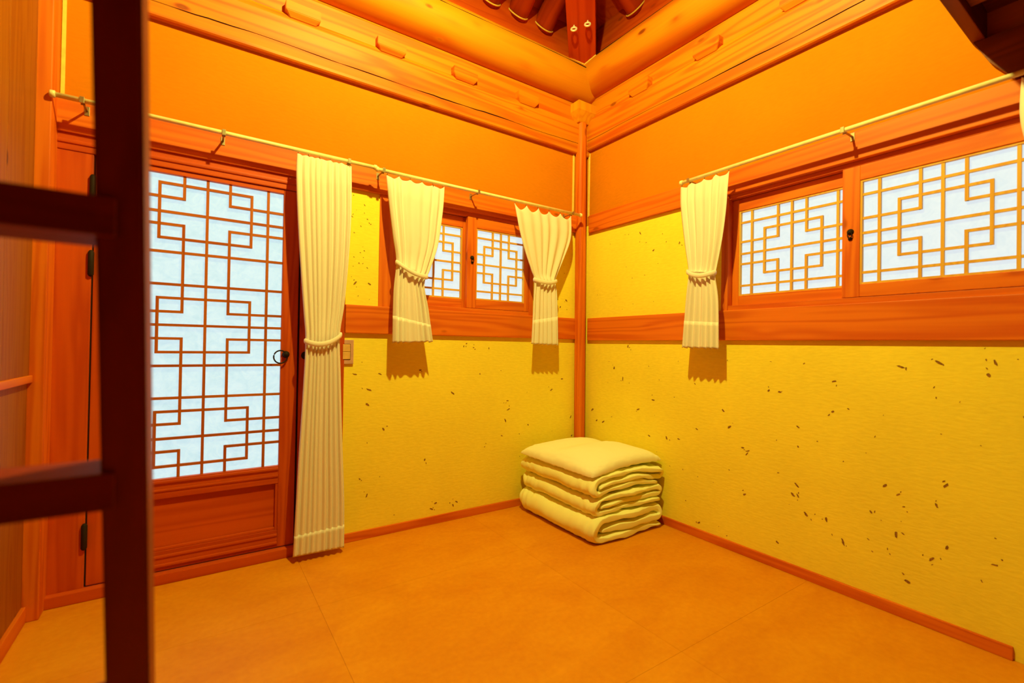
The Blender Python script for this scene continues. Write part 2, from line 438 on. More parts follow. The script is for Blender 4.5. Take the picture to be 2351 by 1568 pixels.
trim('A', LX, -1.70, 0.010, 1.800, 1.868, 'door_wood_x', 'moulded wooden head above the paper door')
trim('A', LX, -1.70, 0.016, 1.826, 1.842, 'door_wood_x', 'thin moulding strip above the paper door', bev=0.005)
trim('A', LX, -1.70, 0.034, 0.0, 0.046, 'door_wood_x', 'wooden threshold under the paper door')
trim('A', LX - 0.05, -2.812, 0.105, 0.0, 2.43, 'trim_wood_z', 'narrow wooden corner post left of the door', o0=0.0)
trim('A', -2.808, -2.796, 0.003, 2.0, 2.43, 'caulk', 'pale caulk line beside the left corner post', bev=0)
trim('A', -0.136, -0.122, 0.004, 2.0, 2.43, 'caulk', 'pale caulk line left of corner post on upper plaster', bev=0)
trim('B', -0.036, -0.022, 0.004, 1.995, 2.47, 'caulk', 'pale caulk line right of corner post on upper plaster', bev=0)
b1 = wbox('baseboard_back', 'A', -1.70, 0.0, -0.01, 0.012, 0.0, 0.046, 'trim_wood_x', None, 0.003)
tag(b1, 'low orange wooden skirting on the back wall', 'baseboard', kind='structure')
b2 = wbox('baseboard_right', 'B', -2.168, -0.012, -0.01, 0.012, 0.0, 0.046, 'trim_wood_y', None, 0.003)
tag(b2, 'low orange wooden skirting on the right wall', 'baseboard', kind='structure')

# ------------------------------------------------------------------ roof timbers
def wall_timber(wall, a0, a1, dz, where):
    # lower beam with a rounded face
    sec = [(-0.05, 2.430), (0.026, 2.430), (0.032, 2.436)]
    for i in range(7):
        t = i / 6; sec.append((0.032 + 0.014 * sin(pi * 0.5 * min(1, t * 1.3)), 2.45 + 0.165 * t))
    sec += [(0.040, 2.635), (0.030, 2.650), (-0.05, 2.650)]
    ax = 'x' if wall == 'A' else 'y'
    o = prism('wall_beam', wall, [(p, z + dz) for p, z in sec], a0, a1, 'beam_wood_' + ax)
    tag(o, 'thick cracked lower wooden beam running along the %s' % where, 'beam', 'beams on the walls')
    # long drying crack in the lower beam
    crack = []
    n = 60
    for i in range(n + 1):
        a = a0 + (a1 - a0) * i / n
        crack.append(Vector(WP(wall, a, 0.0405, 2.492 + dz + 0.010 * noise.noise((a * 2.3, 1.7, dz * 50)) + 0.003 * noise.noise((a * 14, 4, 0)))))
    c = tube('crack', crack, [0.0022 * (0.25 + 0.9 * abs(noise.noise((i * 0.13, 3, dz)) * 2)) for i in range(n + 1)], 'gap_black', None, n=5)
    c.parent = o; c.location = c.location - o.location
    c['label'] = 'long dark drying crack'
    sec2 = [(-0.05, 2.650), (0.018, 2.650), (0.018, 2.772), (0.012, 2.790), (-0.05, 2.790)]
    o2 = prism('upper_wall_beam', wall, [(p, z + dz) for p, z in sec2], a0, a1, 'beam_wood_' + ax)
    tag(o2, 'flat upper wooden beam between blocks and log along the %s' % where, 'beam', 'beams on the walls')
    # round log purlin
    zc, r, oc = 2.925 + dz, 0.135, 0.012
    bm = bmesh.new(); rows = []; n, k = 60, 28
    for i in range(n + 1):
        a = a0 + (a1 - a0) * i / n; ring = []
        for j in range(k):
            t = 2 * pi * j / k
            rr = r * (1 + 0.02 * noise.noise((a * 1.5, cos(t) * 1.5, sin(t) * 1.5 + dz * 9)))
            ring.append(bm.verts.new(WP(wall, a, oc + rr * cos(t), zc + rr * sin(t))))
        rows.append(ring)
    for i in range(n):
        for j in range(k): bm.faces.new((rows[i][j], rows[i][(j + 1) % k], rows[i + 1][(j + 1) % k], rows[i + 1][j]))
    bm.faces.new(rows[0]); bm.faces.new(rows[-1])
    lg = link('log_purlin', bm, 'log_wood_' + ax, None, True)
    tag(lg, 'round log purlin with grain swirls above the %s' % where, 'log', 'log purlins')
    ck = []
    t = radians(34)
    for i in range(n + 1):
        a = a0 + (a1 - a0 * 1.0) * i / n
        tt = t + 0.16 * noise.noise((a * 1.1, 7.7, dz * 33)) - 0.22 * (i / n if wall == 'A' else -i / n)
        rr = r * (1 + 0.02 * noise.noise((a * 1.5, cos(tt) * 1.5, sin(tt) * 1.5 + dz * 9)))
        ck.append(Vector(WP(wall, a, oc + rr * cos(tt), zc + rr * sin(tt))))
    c = tube('crack', ck, [0.0026 * (0.35 + abs(noise.noise((i * 0.17, 9, dz)) * 2)) for i in range(n + 1)], 'gap_black', None, n=5)
    c.parent = lg; c.location = c.location - lg.location
    c['label'] = 'thin dark crack along the log'
    # board above the log
    bd = wbox('soffit_board', wall, a0, a1, 0.001, 0.012, 3.03 + dz, 3.5, 'roof_wood_' + ax)
    tag(bd, 'dark reddish board above the log on the %s' % where, 'board', 'boards under the rafters')
wall_timber('A', LX, 0.0, 0.0, 'back wall')
wall_timber('B', FY, 0.0, 0.036, 'right wall')

# bearing blocks between the two beams
ordinal = ['nearest the corner', 'second from the corner', 'third from the corner', 'fourth from the corner', 'fifth from the corner', 'sixth from the corner']
def bearing_block(wall, ac, dz, label):
    wd, wn = 0.080, 0.058
    bm = bmesh.new()
    lev = [(2.628, wn, 0.046), (2.655, wd, 0.062), (2.700, wd, 0.062)]
    rows = []
    for z, hw, of in lev:
        rows.append([bm.verts.new(WP(wall, ac + s, o, z + dz)) for s, o in ((-hw, -0.02), (hw, -0.02), (hw, of), (-hw, of))])
    for a, b in zip(rows, rows[1:]):
        for j in range(4): bm.faces.new((a[j], a[(j + 1) % 4], b[(j + 1) % 4], b[j]))
    bm.faces.new(rows[0]); bm.faces.new(rows[-1])
    bmesh.ops.recalc_face_normals(bm, faces=bm.faces)
    bmesh.ops.bevel(bm, geom=list(bm.edges), offset=0.0025, segments=2, affect='EDGES')
    o = link('bearing_block', bm, 'beam_wood_' + ('x' if wall == 'A' else 'y'))
    tag(o, label, 'block', 'bearing blocks between the beams')
for i, a in enumerate((-0.573, -1.036, -1.491, -1.938, -2.39)):
    bearing_block('A', a, 0.0, 'small tapered wooden block between back wall beams, %s' % ordinal[i])
for i, a in enumerate((-0.524, -0.997, -1.47, -1.94)):
    bearing_block('B', a, 0.036, 'small tapered wooden block between right wall beams, %s' % ordinal[i])

# corner post with capital
PX, PY = -0.060, -0.034
cp = empty('corner_post', (PX, PY, 0))
bm = bmesh.new(); rows = []
for z in (0.0, 2.655):
    ring = []
    for j in range(24):
        t = 2 * pi * j / 24
        e = 2 / 3.2
        ring.append(bm.verts.new((PX - 0.012 * z + 0.033 * math.copysign(abs(cos(t)) ** e, cos(t)), PY + 0.033 * math.copysign(abs(sin(t)) ** e, sin(t)), z)))
    rows.append(ring)
for j in range(24): bm.faces.new((rows[0][j], rows[0][(j + 1) % 24], rows[1][(j + 1) % 24], rows[1][j]))
bm.faces.new(rows[0]); bm.faces.new(rows[1])
link('shaft', bm, 'trim_wood_z', cp)
bm = bmesh.new(); rows = []
for z, h in ((2.640, 0.050), (2.647, 0.056), (2.705, 0.091), (2.708, 0.092), (2.765, 0.092)):
    rows.append([bm.verts.new((-0.086 + sx * h, -0.013 + sy * h, z)) for sx, sy in ((-1, -1), (1, -1), (1, 1), (-1, 1))])
for a, b in zip(rows, rows[1:]):
    for j in range(4): bm.faces.new((a[j], a[(j + 1) % 4], b[(j + 1) % 4], b[j]))
bm.faces.new(rows[0]); bm.faces.new(rows[-1])
cpt = link('capital', bm, 'capital_wood', cp); cpt['label'] = 'pale tapered capital block'
tag(cp, 'slim wooden corner post with a tapered capital where the walls meet', 'post')

# hip rafter rising over the corner, with caulk line and eye screws
PITCH = 0.62
hs = PITCH / sqrt(2)
hdir = Vector((-1, -1, PITCH)).normalized()
hperp = Vector((1, -1, 0)).normalized()
hup = hperp.cross(hdir); hup = hup if hup.z > 0 else -hup
h0 = Vector((-0.006, 0.042, 2.945))           # on the centre line of the underside
M = Matrix((hdir, hperp, hup)).transposed().to_4x4(); M.translation = h0
bm = bmesh.new(); bm_box(bm, -0.15, 2.6, -0.092, 0.092, 0.0, 0.22, bev=0.006)
hip = link('hip_rafter', bm, 'hip_wood', None, recenter=False)
hip.matrix_world = M
tag(hip, 'dark red squared hip rafter with two ring screws over the corner', 'rafter')
def hp(s, wd, n=0.0):
    return h0 + hdir * s + hperp * wd + hup * n
def child_of(o, parent):
    bpy.context.view_layer.update()
    mw = o.matrix_world.copy()
    o.parent = parent; o.matrix_parent_inverse = parent.matrix_world.inverted(); o.matrix_world = mw
pts = []
for i in range(33):
    wd = -0.094 + 0.188 * i / 32
    s = 0.0
    while s < 0.9:
        p = hp(s, wd)
        dA = sqrt((p.y + 0.012) ** 2 + (p.z - 2.925) ** 2); dB = sqrt((p.x + 0.012) ** 2 + (p.z - 2.961) ** 2)
        if dA > 0.137 and dB > 0.137 and p.x < -0.02 and p.y < -0.02: break
        s += 0.002
    pts.append(hp(s - 0.004, wd, -0.002))
child_of(tube('caulk_line', pts, 0.006, 'caulk', n=6), hip)
for wd, s in ((-0.045, 0.48), (0.043, 0.50)):
    e = empty('ring_screw', hp(s, wd)); 
    p = hp(s, wd, -0.002)
    s1 = tube('screw_shank', [p + hup * 0.01, p - hup * 0.018], 0.0055, 'bright_metal', n=8)
    ring = [p - hup * 0.034 + hperp * (0.017 * cos(t)) + hup * (0.017 * sin(t)) for t in [2 * pi * k / 20 for k in range(20)]]
    rg = tube('screw_ring', ring, 0.0062, 'bright_metal', n=8, closed=True)
    bpy.context.view_layer.update()
    for q in (s1, rg): child_of(q, e)
    child_of(e, hip)

# round rafters with plaster seams where they meet the board
def rafter(wall, a, idx):
    r = 0.072
    d = Vector(WP(wall, 0, 1, PITCH)).normalized()
    st = Vector(WP(wall, a, -0.015, 3.235 + (0.036 if wall == 'B' else 0)))
    ln = max(0.25, min(1.28, -a - 0.14) / d.to_2d().length)
    x = d; y = Vector((0, 0, 1)).cross(x).normalized(); z = x.cross(y)
    M = Matrix((x, y, z)).transposed().to_4x4(); M.translation = st
    bm = bmesh.new()
    bm_tube(bm, [(ln * i / 8, 0.006 * noise.noise((i * .5, idx, 0)), 0.006 * noise.noise((i * .5, idx, 5))) for i in range(9)], [r * (1 - 0.02 * i) for i in range(9)], 16)
    o = link('rafter', bm, 'rafter_wood', None, True, recenter=False)
    o.matrix_world = M
    tag(o, 'round dark rafter over the %s, %s' % ('back wall' if wall == 'A' else 'right wall', ['first', 'second', 'third', 'fourth', 'fifth', 'sixth', 'seventh', 'eighth', 'ninth'][idx] + ' from the hip rafter'), 'rafter', 'round rafters')
    # caulk round the lower half where it meets the board
    pts = [st + y * ((r + 0.003) * cos(t)) + z * ((r + 0.003) * sin(t)) + x * 0.02 for t in [pi + pi * k / 14 for k in range(15)]]
    child_of(tube('caulk_line', pts, 0.005, 'caulk', n=6), o)
for i in range(9): rafter('A', -0.42 - 0.215 * i, i)
for i in range(9): rafter('B', -0.45 - 0.215 * i, i)

# ceiling: sloping boards above the rafters and a flat top
bm = bmesh.new()
def quad(pts): bm.faces.new([bm.verts.new(p) for p in pts])
zt, s0 = 3.32, 0.0
xm = -1.425
ZR = zt + PITCH * 1.425
quad([(LX - .1, 0.1, zt - .062), (0.1, 0.1, zt - .062), (xm, xm, ZR), (LX - .1, xm, ZR)])
quad([(0.1, 0.1, zt - .062), (0.1, FY - .1, zt - .062), (xm, FY - .1, ZR), (xm, xm, ZR)])
quad([(xm, xm, ZR), (xm, FY - .1, ZR), (LX - .1, FY - .1, ZR), (LX - .1, xm, ZR)])
g = bmesh.ops.extrude_face_region(bm, geom=list(bm.faces))
bmesh.ops.translate(bm, verts=[v for v in g['geom'] if isinstance(v, bmesh.types.BMVert)], vec=(0, 0, 0.08))
ce = link('ceiling', bm, 'roof_wood_x')
tag(ce, 'dark red sloping board ceiling above the rafters', 'ceiling', kind='structure')

# ------------------------------------------------------------------ loft over the viewer and its ladder
LFY, LFZ = -2.057, 2.177
lf = empty('loft', (-1.4, -3.0, LFZ))
box('front_beam', LX, -0.002, LFY - 0.036, LFY, LFZ, LFZ + 0.16, 'dark_wood_x', lf, bev=0.003)
xb = -0.002; i = 0
while xb > LX + 0.05:
    xa = max(xb - 0.20, LX)
    box('floor_board', xa + 0.001, xb - 0.001, FY, LFY - 0.037, LFZ + 0.10 + (0.004 if i % 2 else 0), LFZ + 0.125, 'dark_wood_y', lf, bev=0.002)
    xb = xa; i += 1
for k in range(4):
    xc = -0.25 - 0.72 * k
    box('joist', xc - 0.03, xc + 0.03, FY, LFY - 0.037, LFZ + 0.03, LFZ + 0.10, 'dark_wood_y', lf, bev=0.002)
tag(lf, 'dark wooden loft overhead at the right edge of view', 'loft')
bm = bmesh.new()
poly = [(-2.062, 2.176), (-2.105, 2.085), (-2.165, 2.002), (-2.60, 2.002), (-2.60, 2.176)]  # outline follows the loft's shadow edge; dark board stands in for that shade
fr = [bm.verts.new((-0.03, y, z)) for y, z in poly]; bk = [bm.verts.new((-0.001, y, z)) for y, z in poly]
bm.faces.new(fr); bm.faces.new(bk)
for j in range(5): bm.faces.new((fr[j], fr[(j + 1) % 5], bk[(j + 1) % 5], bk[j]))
tag(link('loft_shadow_board', bm, 'dark_wood_y'), 'dark wooden board in the shape of the loft shadow on right wall', 'bracket')

ld = empty('loft_ladder', (-2.6, -1.77, 0))
LEAN = 0.127
def lad_y(z): return -1.903 - LEAN * (z - 1.05)
def sloped_post(x0, x1, name):
    bm = bmesh.new(); dp = 0.085
    z0, z1 = 0.0, 2.42
    vs = []
    for z in (z0, z1):
        y = lad_y(z)
        xs = -0.0045 - 0.0183 * (z - 1.05)
        vs.append([bm.verts.new(p) for p in ((x0 + xs, y, z), (x1 + xs, y, z), (x1 + xs, y + dp, z), (x0 + xs, y + dp, z))])
    for j in range(4): bm.faces.new((vs[0][j], vs[0][(j + 1) % 4], vs[1][(j + 1) % 4], vs[1][j]))
    bm.faces.new(vs[0]); bm.faces.new(vs[1])
    bmesh.ops.recalc_face_normals(bm, faces=bm.faces)
    bmesh.ops.bevel(bm, geom=list(bm.edges), offset=0.003, segments=2, affect='EDGES')
    return link(name, bm, 'ladder_wood_z', ld)
sloped_post(-2.424, -2.385, 'side_rail')
sloped_post(-2.80, -2.761, 'side_rail')
for k in range(-3, 5):
    zc = 0.890 + 0.2825 * k
    y = lad_y(zc)
    box('rung', -2.775, -2.414, y - 0.008, y + 0.075, zc - 0.020, zc + 0.019, 'ladder_wood_x', ld, bev=0.002)
tag(ld, 'dark wooden loft ladder close by at the left edge of view', 'ladder')

# ------------------------------------------------------------------ lattices
def lattice(wall, A9, motifs, fulls, ztop, zbot, off, parent, wmat='lattice_wood', bw=0.0105, bd=0.012):
    e0, v1, s1, v2, c, v3, s2, v5, e1 = A9
    segs = []
    for v in (v1, c, v5):
        if v is not None: segs.append(('v', v, zbot, ztop))
    cur = ztop
    for HT, hu, HC, hd, HB in motifs:
        for v in (v2, v3): segs.append(('v', v, hu - bw / 2, cur))
        cur = hd + bw / 2
        for s in (s1, s2): segs.append(('v', s, HB - bw / 2, HT + bw / 2))
        segs.append(('h', HC, e0, e1))
        for h in (HT, HB): segs.append(('h', h, s1, s2))
        for h in (hu, hd):
            segs.append(('h', h, e0, v2)); segs.append(('h', h, v3, e1))
    for v in (v2, v3): segs.append(('v', v, zbot, cur))
    for h in fulls: segs.append(('h', h, e0, e1))
    for t, p, a, b in segs:
        if t == 'v': wbox('lattice_bar', wall, p - bw / 2, p + bw / 2, off - bd, off, a, b, wmat + '_z', parent)
        else: wbox('lattice_bar', wall, a, b, off - bd, off - 0.0008, p - bw / 2, p + bw / 2, wmat + '_h', parent)

def attach(o, parent):
    # keep world position (no rotations in these parents)
    o.parent = parent
    w_ = Vector(parent.location)
    p = parent.parent
    while p: w_ += Vector(p.location); p = p.parent
    o.location = Vector(o.location) - w_

def make_sash(win, wall, e0, e1, st0, st1, ztop, zbot, rtop, rbot, off, A9, motifs, fulls, th=0.032):
    ax = 'x' if wall == 'A' else 'y'
    s = bmesh.new()
    def part(a0, a1, z0, z1, mi):
        a0, a1 = min(a0, a1), max(a0, a1)
        k0 = len(s.faces)
        if wall == 'A': bm_box(s, a0, a1, -off, -(off - th), z0, z1, 0.0025)
        else: bm_box(s, -off, -(off - th), a0, a1, z0, z1, 0.0025)
        s.faces.ensure_lookup_table()
        for f in s.faces[:]:
            c = f.calc_center_median()
            q = c.x if wall == 'A' else c.y
            if a0 - 1e-5 <= q <= a1 + 1e-5 and z0 - 1e-5 <= c.z <= z1 + 1e-5 and f.tag is False:
                f.material_index = mi
        for f in s.faces: f.tag = True
    part(st0, e0, rbot, rtop, 0); part(e1, st1, rbot, rtop, 0)
    part(e0, e1, ztop, rtop, 1); part(e0, e1, rbot, zbot, 1)
    so = link('sash', s, ['trim_wood_z', 'trim_wood_' + ax]); attach(so, win)
    before = set(bpy.data.objects)
    wbox('paper', wall, min(e0, e1), max(e0, e1), off - 0.026, off - 0.020, zbot, ztop, 'window_paper')
    lattice(wall, A9, motifs, fulls, ztop, zbot, off - 0.006, None, wmat='pale_lattice')
    lo_, hi_ = min(e0, e1), max(e0, e1)
    for p in (lo_ + 0.004, hi_ - 0.004): wbox('glazing_bead', wall, p - 0.004, p + 0.004, off - 0.02, off - 0.004, zbot, ztop, 'pale_lattice_z')
    for p in (zbot + 0.004, ztop - 0.004): wbox('glazing_bead', wall, lo_ + 0.008, hi_ - 0.008, off - 0.02, off - 0.004, p - 0.004, p + 0.004, 'pale_lattice_h')
    for o in set(bpy.data.objects) - before: attach(o, so)
    return so

def uniform(e0, e1, n): return [e0 + (e1 - e0) * i / n for i in range(n + 1)]
MOT = [(1.672, 1.620, 1.557, 1.503, 1.446)]
FUL = [1.722, 1.388]

# small window in the back wall
w1 = empty('window_1', (-1.0, 0.0, 1.254))
tag(w1, 'small sliding paper lattice window between tied curtains on back wall', 'window', kind='structure')
def wpart(name, wall, a0, a1, o0, o1, z0, z1, mat, win, bev=0.002):
    o = wbox(name, wall, a0, a1, o0, o1, z0, z1, mat, None, bev); attach(o, win); return o
wpart('jamb', 'A', -1.524, -1.445, -0.09, 0.008, 1.254, 1.868, 'trim_wood_z', w1)
wpart('jamb', 'A', -0.505, -0.475, -0.09, 0.008, 1.254, 1.868, 'trim_wood_z', w1)
wpart('track', 'A', -1.445, -0.505, -0.09, 0.004, 1.254, 1.278, 'trim_wood_x', w1)
wpart('head', 'A', -1.445, -0.505, -0.09, -0.004, 1.845, 1.868, 'trim_wood_x', w1)
a7 = uniform(-0.911, -0.541, 6)
make_sash(w1, 'A', -0.911, -0.541, -0.975, -0.507, 1.778, 1.335, 1.842, 1.280, 0.0, [a7[0], None, a7[1], a7[2], a7[3], a7[4], a7[5], None, a7[6]], MOT, FUL)
a7 = uniform(-1.366, -0.990, 6)
make_sash(w1, 'A', -1.366, -0.990, -1.442, -0.930, 1.778, 1.335, 1.842, 1.280, -0.036, [a7[0], None, a7[1], a7[2], a7[3], a7[4], a7[5], None, a7[6]], MOT, FUL)
def latch(wall, a, z, win):
    n = Vector(WP(wall, 0, 1, 0))
    o = lathe('latch', [(0.013, 0.0), (0.013, 0.003), (0.008, 0.006), (0.006, 0.010), (0.0, 0.012)], WP(wall, a, 0.0, z), n, 'black_iron'); attach(o, win)
    o = lathe('latch_drop', [(0.007, 0.0), (0.008, 0.004), (0.0, 0.007)], WP(wall, a, 0.0, z - 0.030), n, 'black_iron'); attach(o, win)
    pts = [WP(wall, a + 0.008 * cos(t), 0.009, z - 0.014 + 0.014 * sin(t)) for t in [2 * pi * k / 16 for k in range(16)]]
    o = tube('latch_ring', pts, 0.0022, 'black_iron', n=6, closed=True); attach(o, win)
latch('A', -0.942, 1.590, w1)

# long window in the right wall
w2 = empty('window_2', (0.0, -1.7, 1.257))
tag(w2, 'long sliding paper lattice window in the right wall', 'window', kind='structure')
wpart('jamb', 'B', -1.112, -1.075, -0.09, 0.008, 1.257, 1.872, 'trim_wood_z', w2)
wpart('jamb', 'B', -2.37, -2.318, -0.09, 0.008, 1.257, 1.872, 'trim_wood_z', w2)
wpart('track', 'B', -2.318, -1.112, -0.09, 0.004, 1.257, 1.282, 'trim_wood_y', w2)
wpart('head', 'B', -2.318, -1.112, -0.09, -0.004, 1.850, 1.872, 'trim_wood_y', w2)
A9 = uniform(-1.706, -2.240, 8)
make_sash(w2, 'B', -1.706, -2.240, -1.640, -2.312, 1.785, 1.338, 1.848, 1.284, 0.0, A9, MOT, FUL)
A9 = uniform(-1.146, -1.672, 8)
make_sash(w2, 'B', -1.146, -1.672, -1.112, -1.735, 1.785, 1.335, 1.848, 1.284, -0.036, A9, MOT, FUL)
latch('B', -1.672, 1.568, w2)

# the paper door
d1 = empty('door_1', (-2.31, 0.0, 0.05))
tag(d1, 'tall wooden door with paper and geometric lattice on back wall', 'door', kind='structure')
def dpart(name, a0, a1, o0, o1, z0, z1, mat, bev=0.003):
    o = wbox(name, 'A', a0, a1, o0, o1, z0, z1, mat, None, bev); attach(o, d1); return o
DZ0, DZ1 = 0.050, 1.798
dpart('stile', -2.000, -1.926, -0.04, 0.002, DZ0, DZ1, 'door_wood_z')
dpart('stile', -2.698, -2.626, -0.04, 0.002, DZ0, DZ1, 'door_wood_z')
dpart('top_rail', -2.626, -2.000, -0.04, 0.002, 1.778, DZ1, 'door_wood_x', 0.002)
dpart('middle_rail', -2.626, -2.000, -0.04, 0.002, 0.360, 0.446, 'door_wood_x')
dpart('rail_moulding', -2.626, -2.000, 0.0, 0.009, 0.426, 0.440, 'door_wood_x', 0.004)
dpart('rail_moulding', -2.626, -2.000, 0.0, 0.007, 0.392, 0.404, 'door_wood_x', 0.004)
dpart('bottom_rail', -2.626, -2.000, -0.04, 0.002, DZ0, 0.135, 'door_wood_x')
dpart('rail_moulding', -2.626, -2.000, 0.0, 0.007, 0.104, 0.118, 'door_wood_x', 0.004)
dpart('rail_moulding', -2.626, -2.000, 0.0, 0.009, 0.066, 0.080, 'door_wood_x', 0.004)
dpart('panel', -2.626, -2.000, -0.035, -0.016, 0.135, 0.360, 'door_wood_x', 0)
dpart('panel_bead', -2.012, -2.000, -0.016, 0.000, 0.135, 0.360, 'door_wood_z', 0.003)
dpart('panel_bead', -2.626, -2.614, -0.016, 0.000, 0.135, 0.360, 'door_wood_z', 0.003)
dpart('panel_bead', -2.614, -2.012, -0.016, -0.002, 0.135, 0.148, 'door_wood_x', 0.003)
before = set(bpy.data.objects)
wbox('paper', 'A', -2.626, -2.000, -0.026, -0.020, 0.446, 1.778, 'door_paper')
lattice('A', [-2.626, -2.559, -2.488, -2.400, -2.313, -2.225, -2.137, -2.067, -2.000],
        [(1.738, 1.678, 1.613, 1.559, 1.499), (1.236, 1.176, 1.117, 1.058, 0.998), (0.737, 0.682, 0.619, 0.562, 0.498)],
        [1.438, 1.296, 0.938, 0.796], 1.778, 0.446, -0.004, None, bw=0.0115)
for o in set(bpy.data.objects) - before: attach(o, d1)
gp = wbox('gap', 'A', -1.9262, -1.9178, -0.04, -0.002, DZ0, DZ1, 'gap_black'); attach(gp, d1)
gp = wbox('gap', 'A', -2.7035, -2.6978, -0.04, -0.002, DZ0, DZ1, 'gap_black'); attach(gp, d1)
nA = Vector((0, -1, 0))
boss = [(0.016, 0.0), (0.017, 0.004), (0.012, 0.010), (0.014, 0.016), (0.013, 0.022), (0.006, 0.027), (0.0, 0.028)]
o = lathe('ring_boss', boss, (-1.978, 0.0, 0.990), nA, 'black_iron'); attach(o, d1)
o = tube('pull_ring', [(-2.004 + 0.030 * cos(t), -0.020 + 0.004 * cos(t), 0.978 + 0.031 * sin(t)) for t in [2 * pi * k / 28 for k in range(28)]], 0.0034, 'black_iron', n=8, closed=True); attach(o, d1)
for z in (1.663, 1.356, 0.253):
    o = lathe('hinge', [(0.0, -0.055), (0.006, -0.052), (0.010, -0.045), (0.010, 0.045), (0.006, 0.052), (0.0, 0.055)], (-2.704, -0.012, z), (0, 0, 1), 'black_iron', n=12); attach(o, d1)
kb = empty('door_knob', (-1.894, -0.012, 0.985))
o = lathe('knob', [(0.015, 0.0), (0.016, 0.004), (0.011, 0.009), (0.013, 0.014), (0.012, 0.020), (0.0, 0.024)], (-1.890, -0.012, 0.985), nA, 'black_iron'); attach(o, kb)
o = lathe('backplate', [(0.020, 0.0), (0.020, 0.003), (0.017, 0.004)], (-1.890, -0.012, 0.985), nA, 'black_iron'); attach(o, kb)
tag(kb, 'black iron knob on the dark jamb behind the long curtain', 'knob')

# light switch
sw = empty('light_switch', (-1.683, 0.0, 0.940))
o = wbox('plate', 'A', -1.718, -1.652, 0.0, 0.011, 0.940, 1.068, 'switch_plate', None, 0.003); attach(o, sw)
o = wbox('recess', 'A', -1.711, -1.669, 0.010, 0.0118, 0.963, 1.046, 'gap_black', None, 0.0); attach(o, sw)
for z in (0.9655, 1.0055):
    o = wbox('rocker', 'A', -1.7085, -1.671, 0.010, 0.015, z, z + 0.0385, 'switch_rocker', None, 0.002); attach(o, sw)
tag(sw, 'two gang light switch on back wall beside the long curtain', 'switch')

# ------------------------------------------------------------------ curtain rods
ROD = 0.115
def rod(wall, a0, a1, z, brs, label, caps=(True, True)):
    r = empty('curtain_rod', WP(wall, (a0 + a1) / 2, ROD, z))
    o = tube('pole', [WP(wall, a0, ROD, z), WP(wall, (a0 + a1) / 2, ROD, z), WP(wall, a1, ROD, z)], 0.0095, 'rod_paint', n=14); attach(o, r)
    for k, (a, s) in enumerate(((a0, -1), (a1, 1))):
        if caps[k]:
            o = lathe('end_cap', [(0.0095, 0.0), (0.0135, 0.002), (0.0135, 0.014), (0.009, 0.018), (0.0, 0.019)], WP(wall, a, ROD, z), WP(wall, s, 0, 0), 'rod_paint', n=14); attach(o, r)
    for a in brs:
        bm = bmesh.new()
        if wall == 'A':
            bm_box(bm, a - 0.004, a + 0.004, -ROD + 0.012, -0.02, z - 0.006, z - 0.001, 0.001)
            bm_box(bm, a - 0.007, a + 0.007, -ROD - 0.0135, -ROD - 0.0105, z - 0.013, z + 0.011, 0.001)
            bm_box(bm, a - 0.007, a + 0.007, -ROD + 0.0105, -ROD + 0.0135, z - 0.013, z + 0.013, 0.001)
            bm_box(bm, a - 0.008, a + 0.008, -0.025, -0.021, z - 0.022, z + 0.014, 0.001)
        else:
            bm_box(bm, -ROD + 0.012, -0.02, a - 0.004, a + 0.004, z - 0.006, z - 0.001, 0.001)
            bm_box(bm, -ROD - 0.0135, -ROD - 0.0105, a - 0.007, a + 0.007, z - 0.013, z + 0.011, 0.001)
            bm_box(bm, -ROD + 0.0105, -ROD + 0.0135, a - 0.007, a + 0.007, z - 0.013, z + 0.013, 0.001)
            bm_box(bm, -0.025, -0.021, a - 0.008, a + 0.008, z - 0.022, z + 0.014, 0.001)
        o = link('bracket', bm, 'bracket_metal'); attach(o, r)
    tag(r, label, 'curtain rod')
rod('A', -2.80, -1.597, 1.967, (-2.725, -2.261, -1.722), 'cream curtain rod above the paper door')
rod('A', -1.570, -0.165, 1.961, (-1.545, -0.972, -0.232), 'cream curtain rod above the small back wall window')
rod('B', -2.75, -0.905, 1.975, (-0.945, -1.685, -2.45), 'cream curtain rod above the right window')

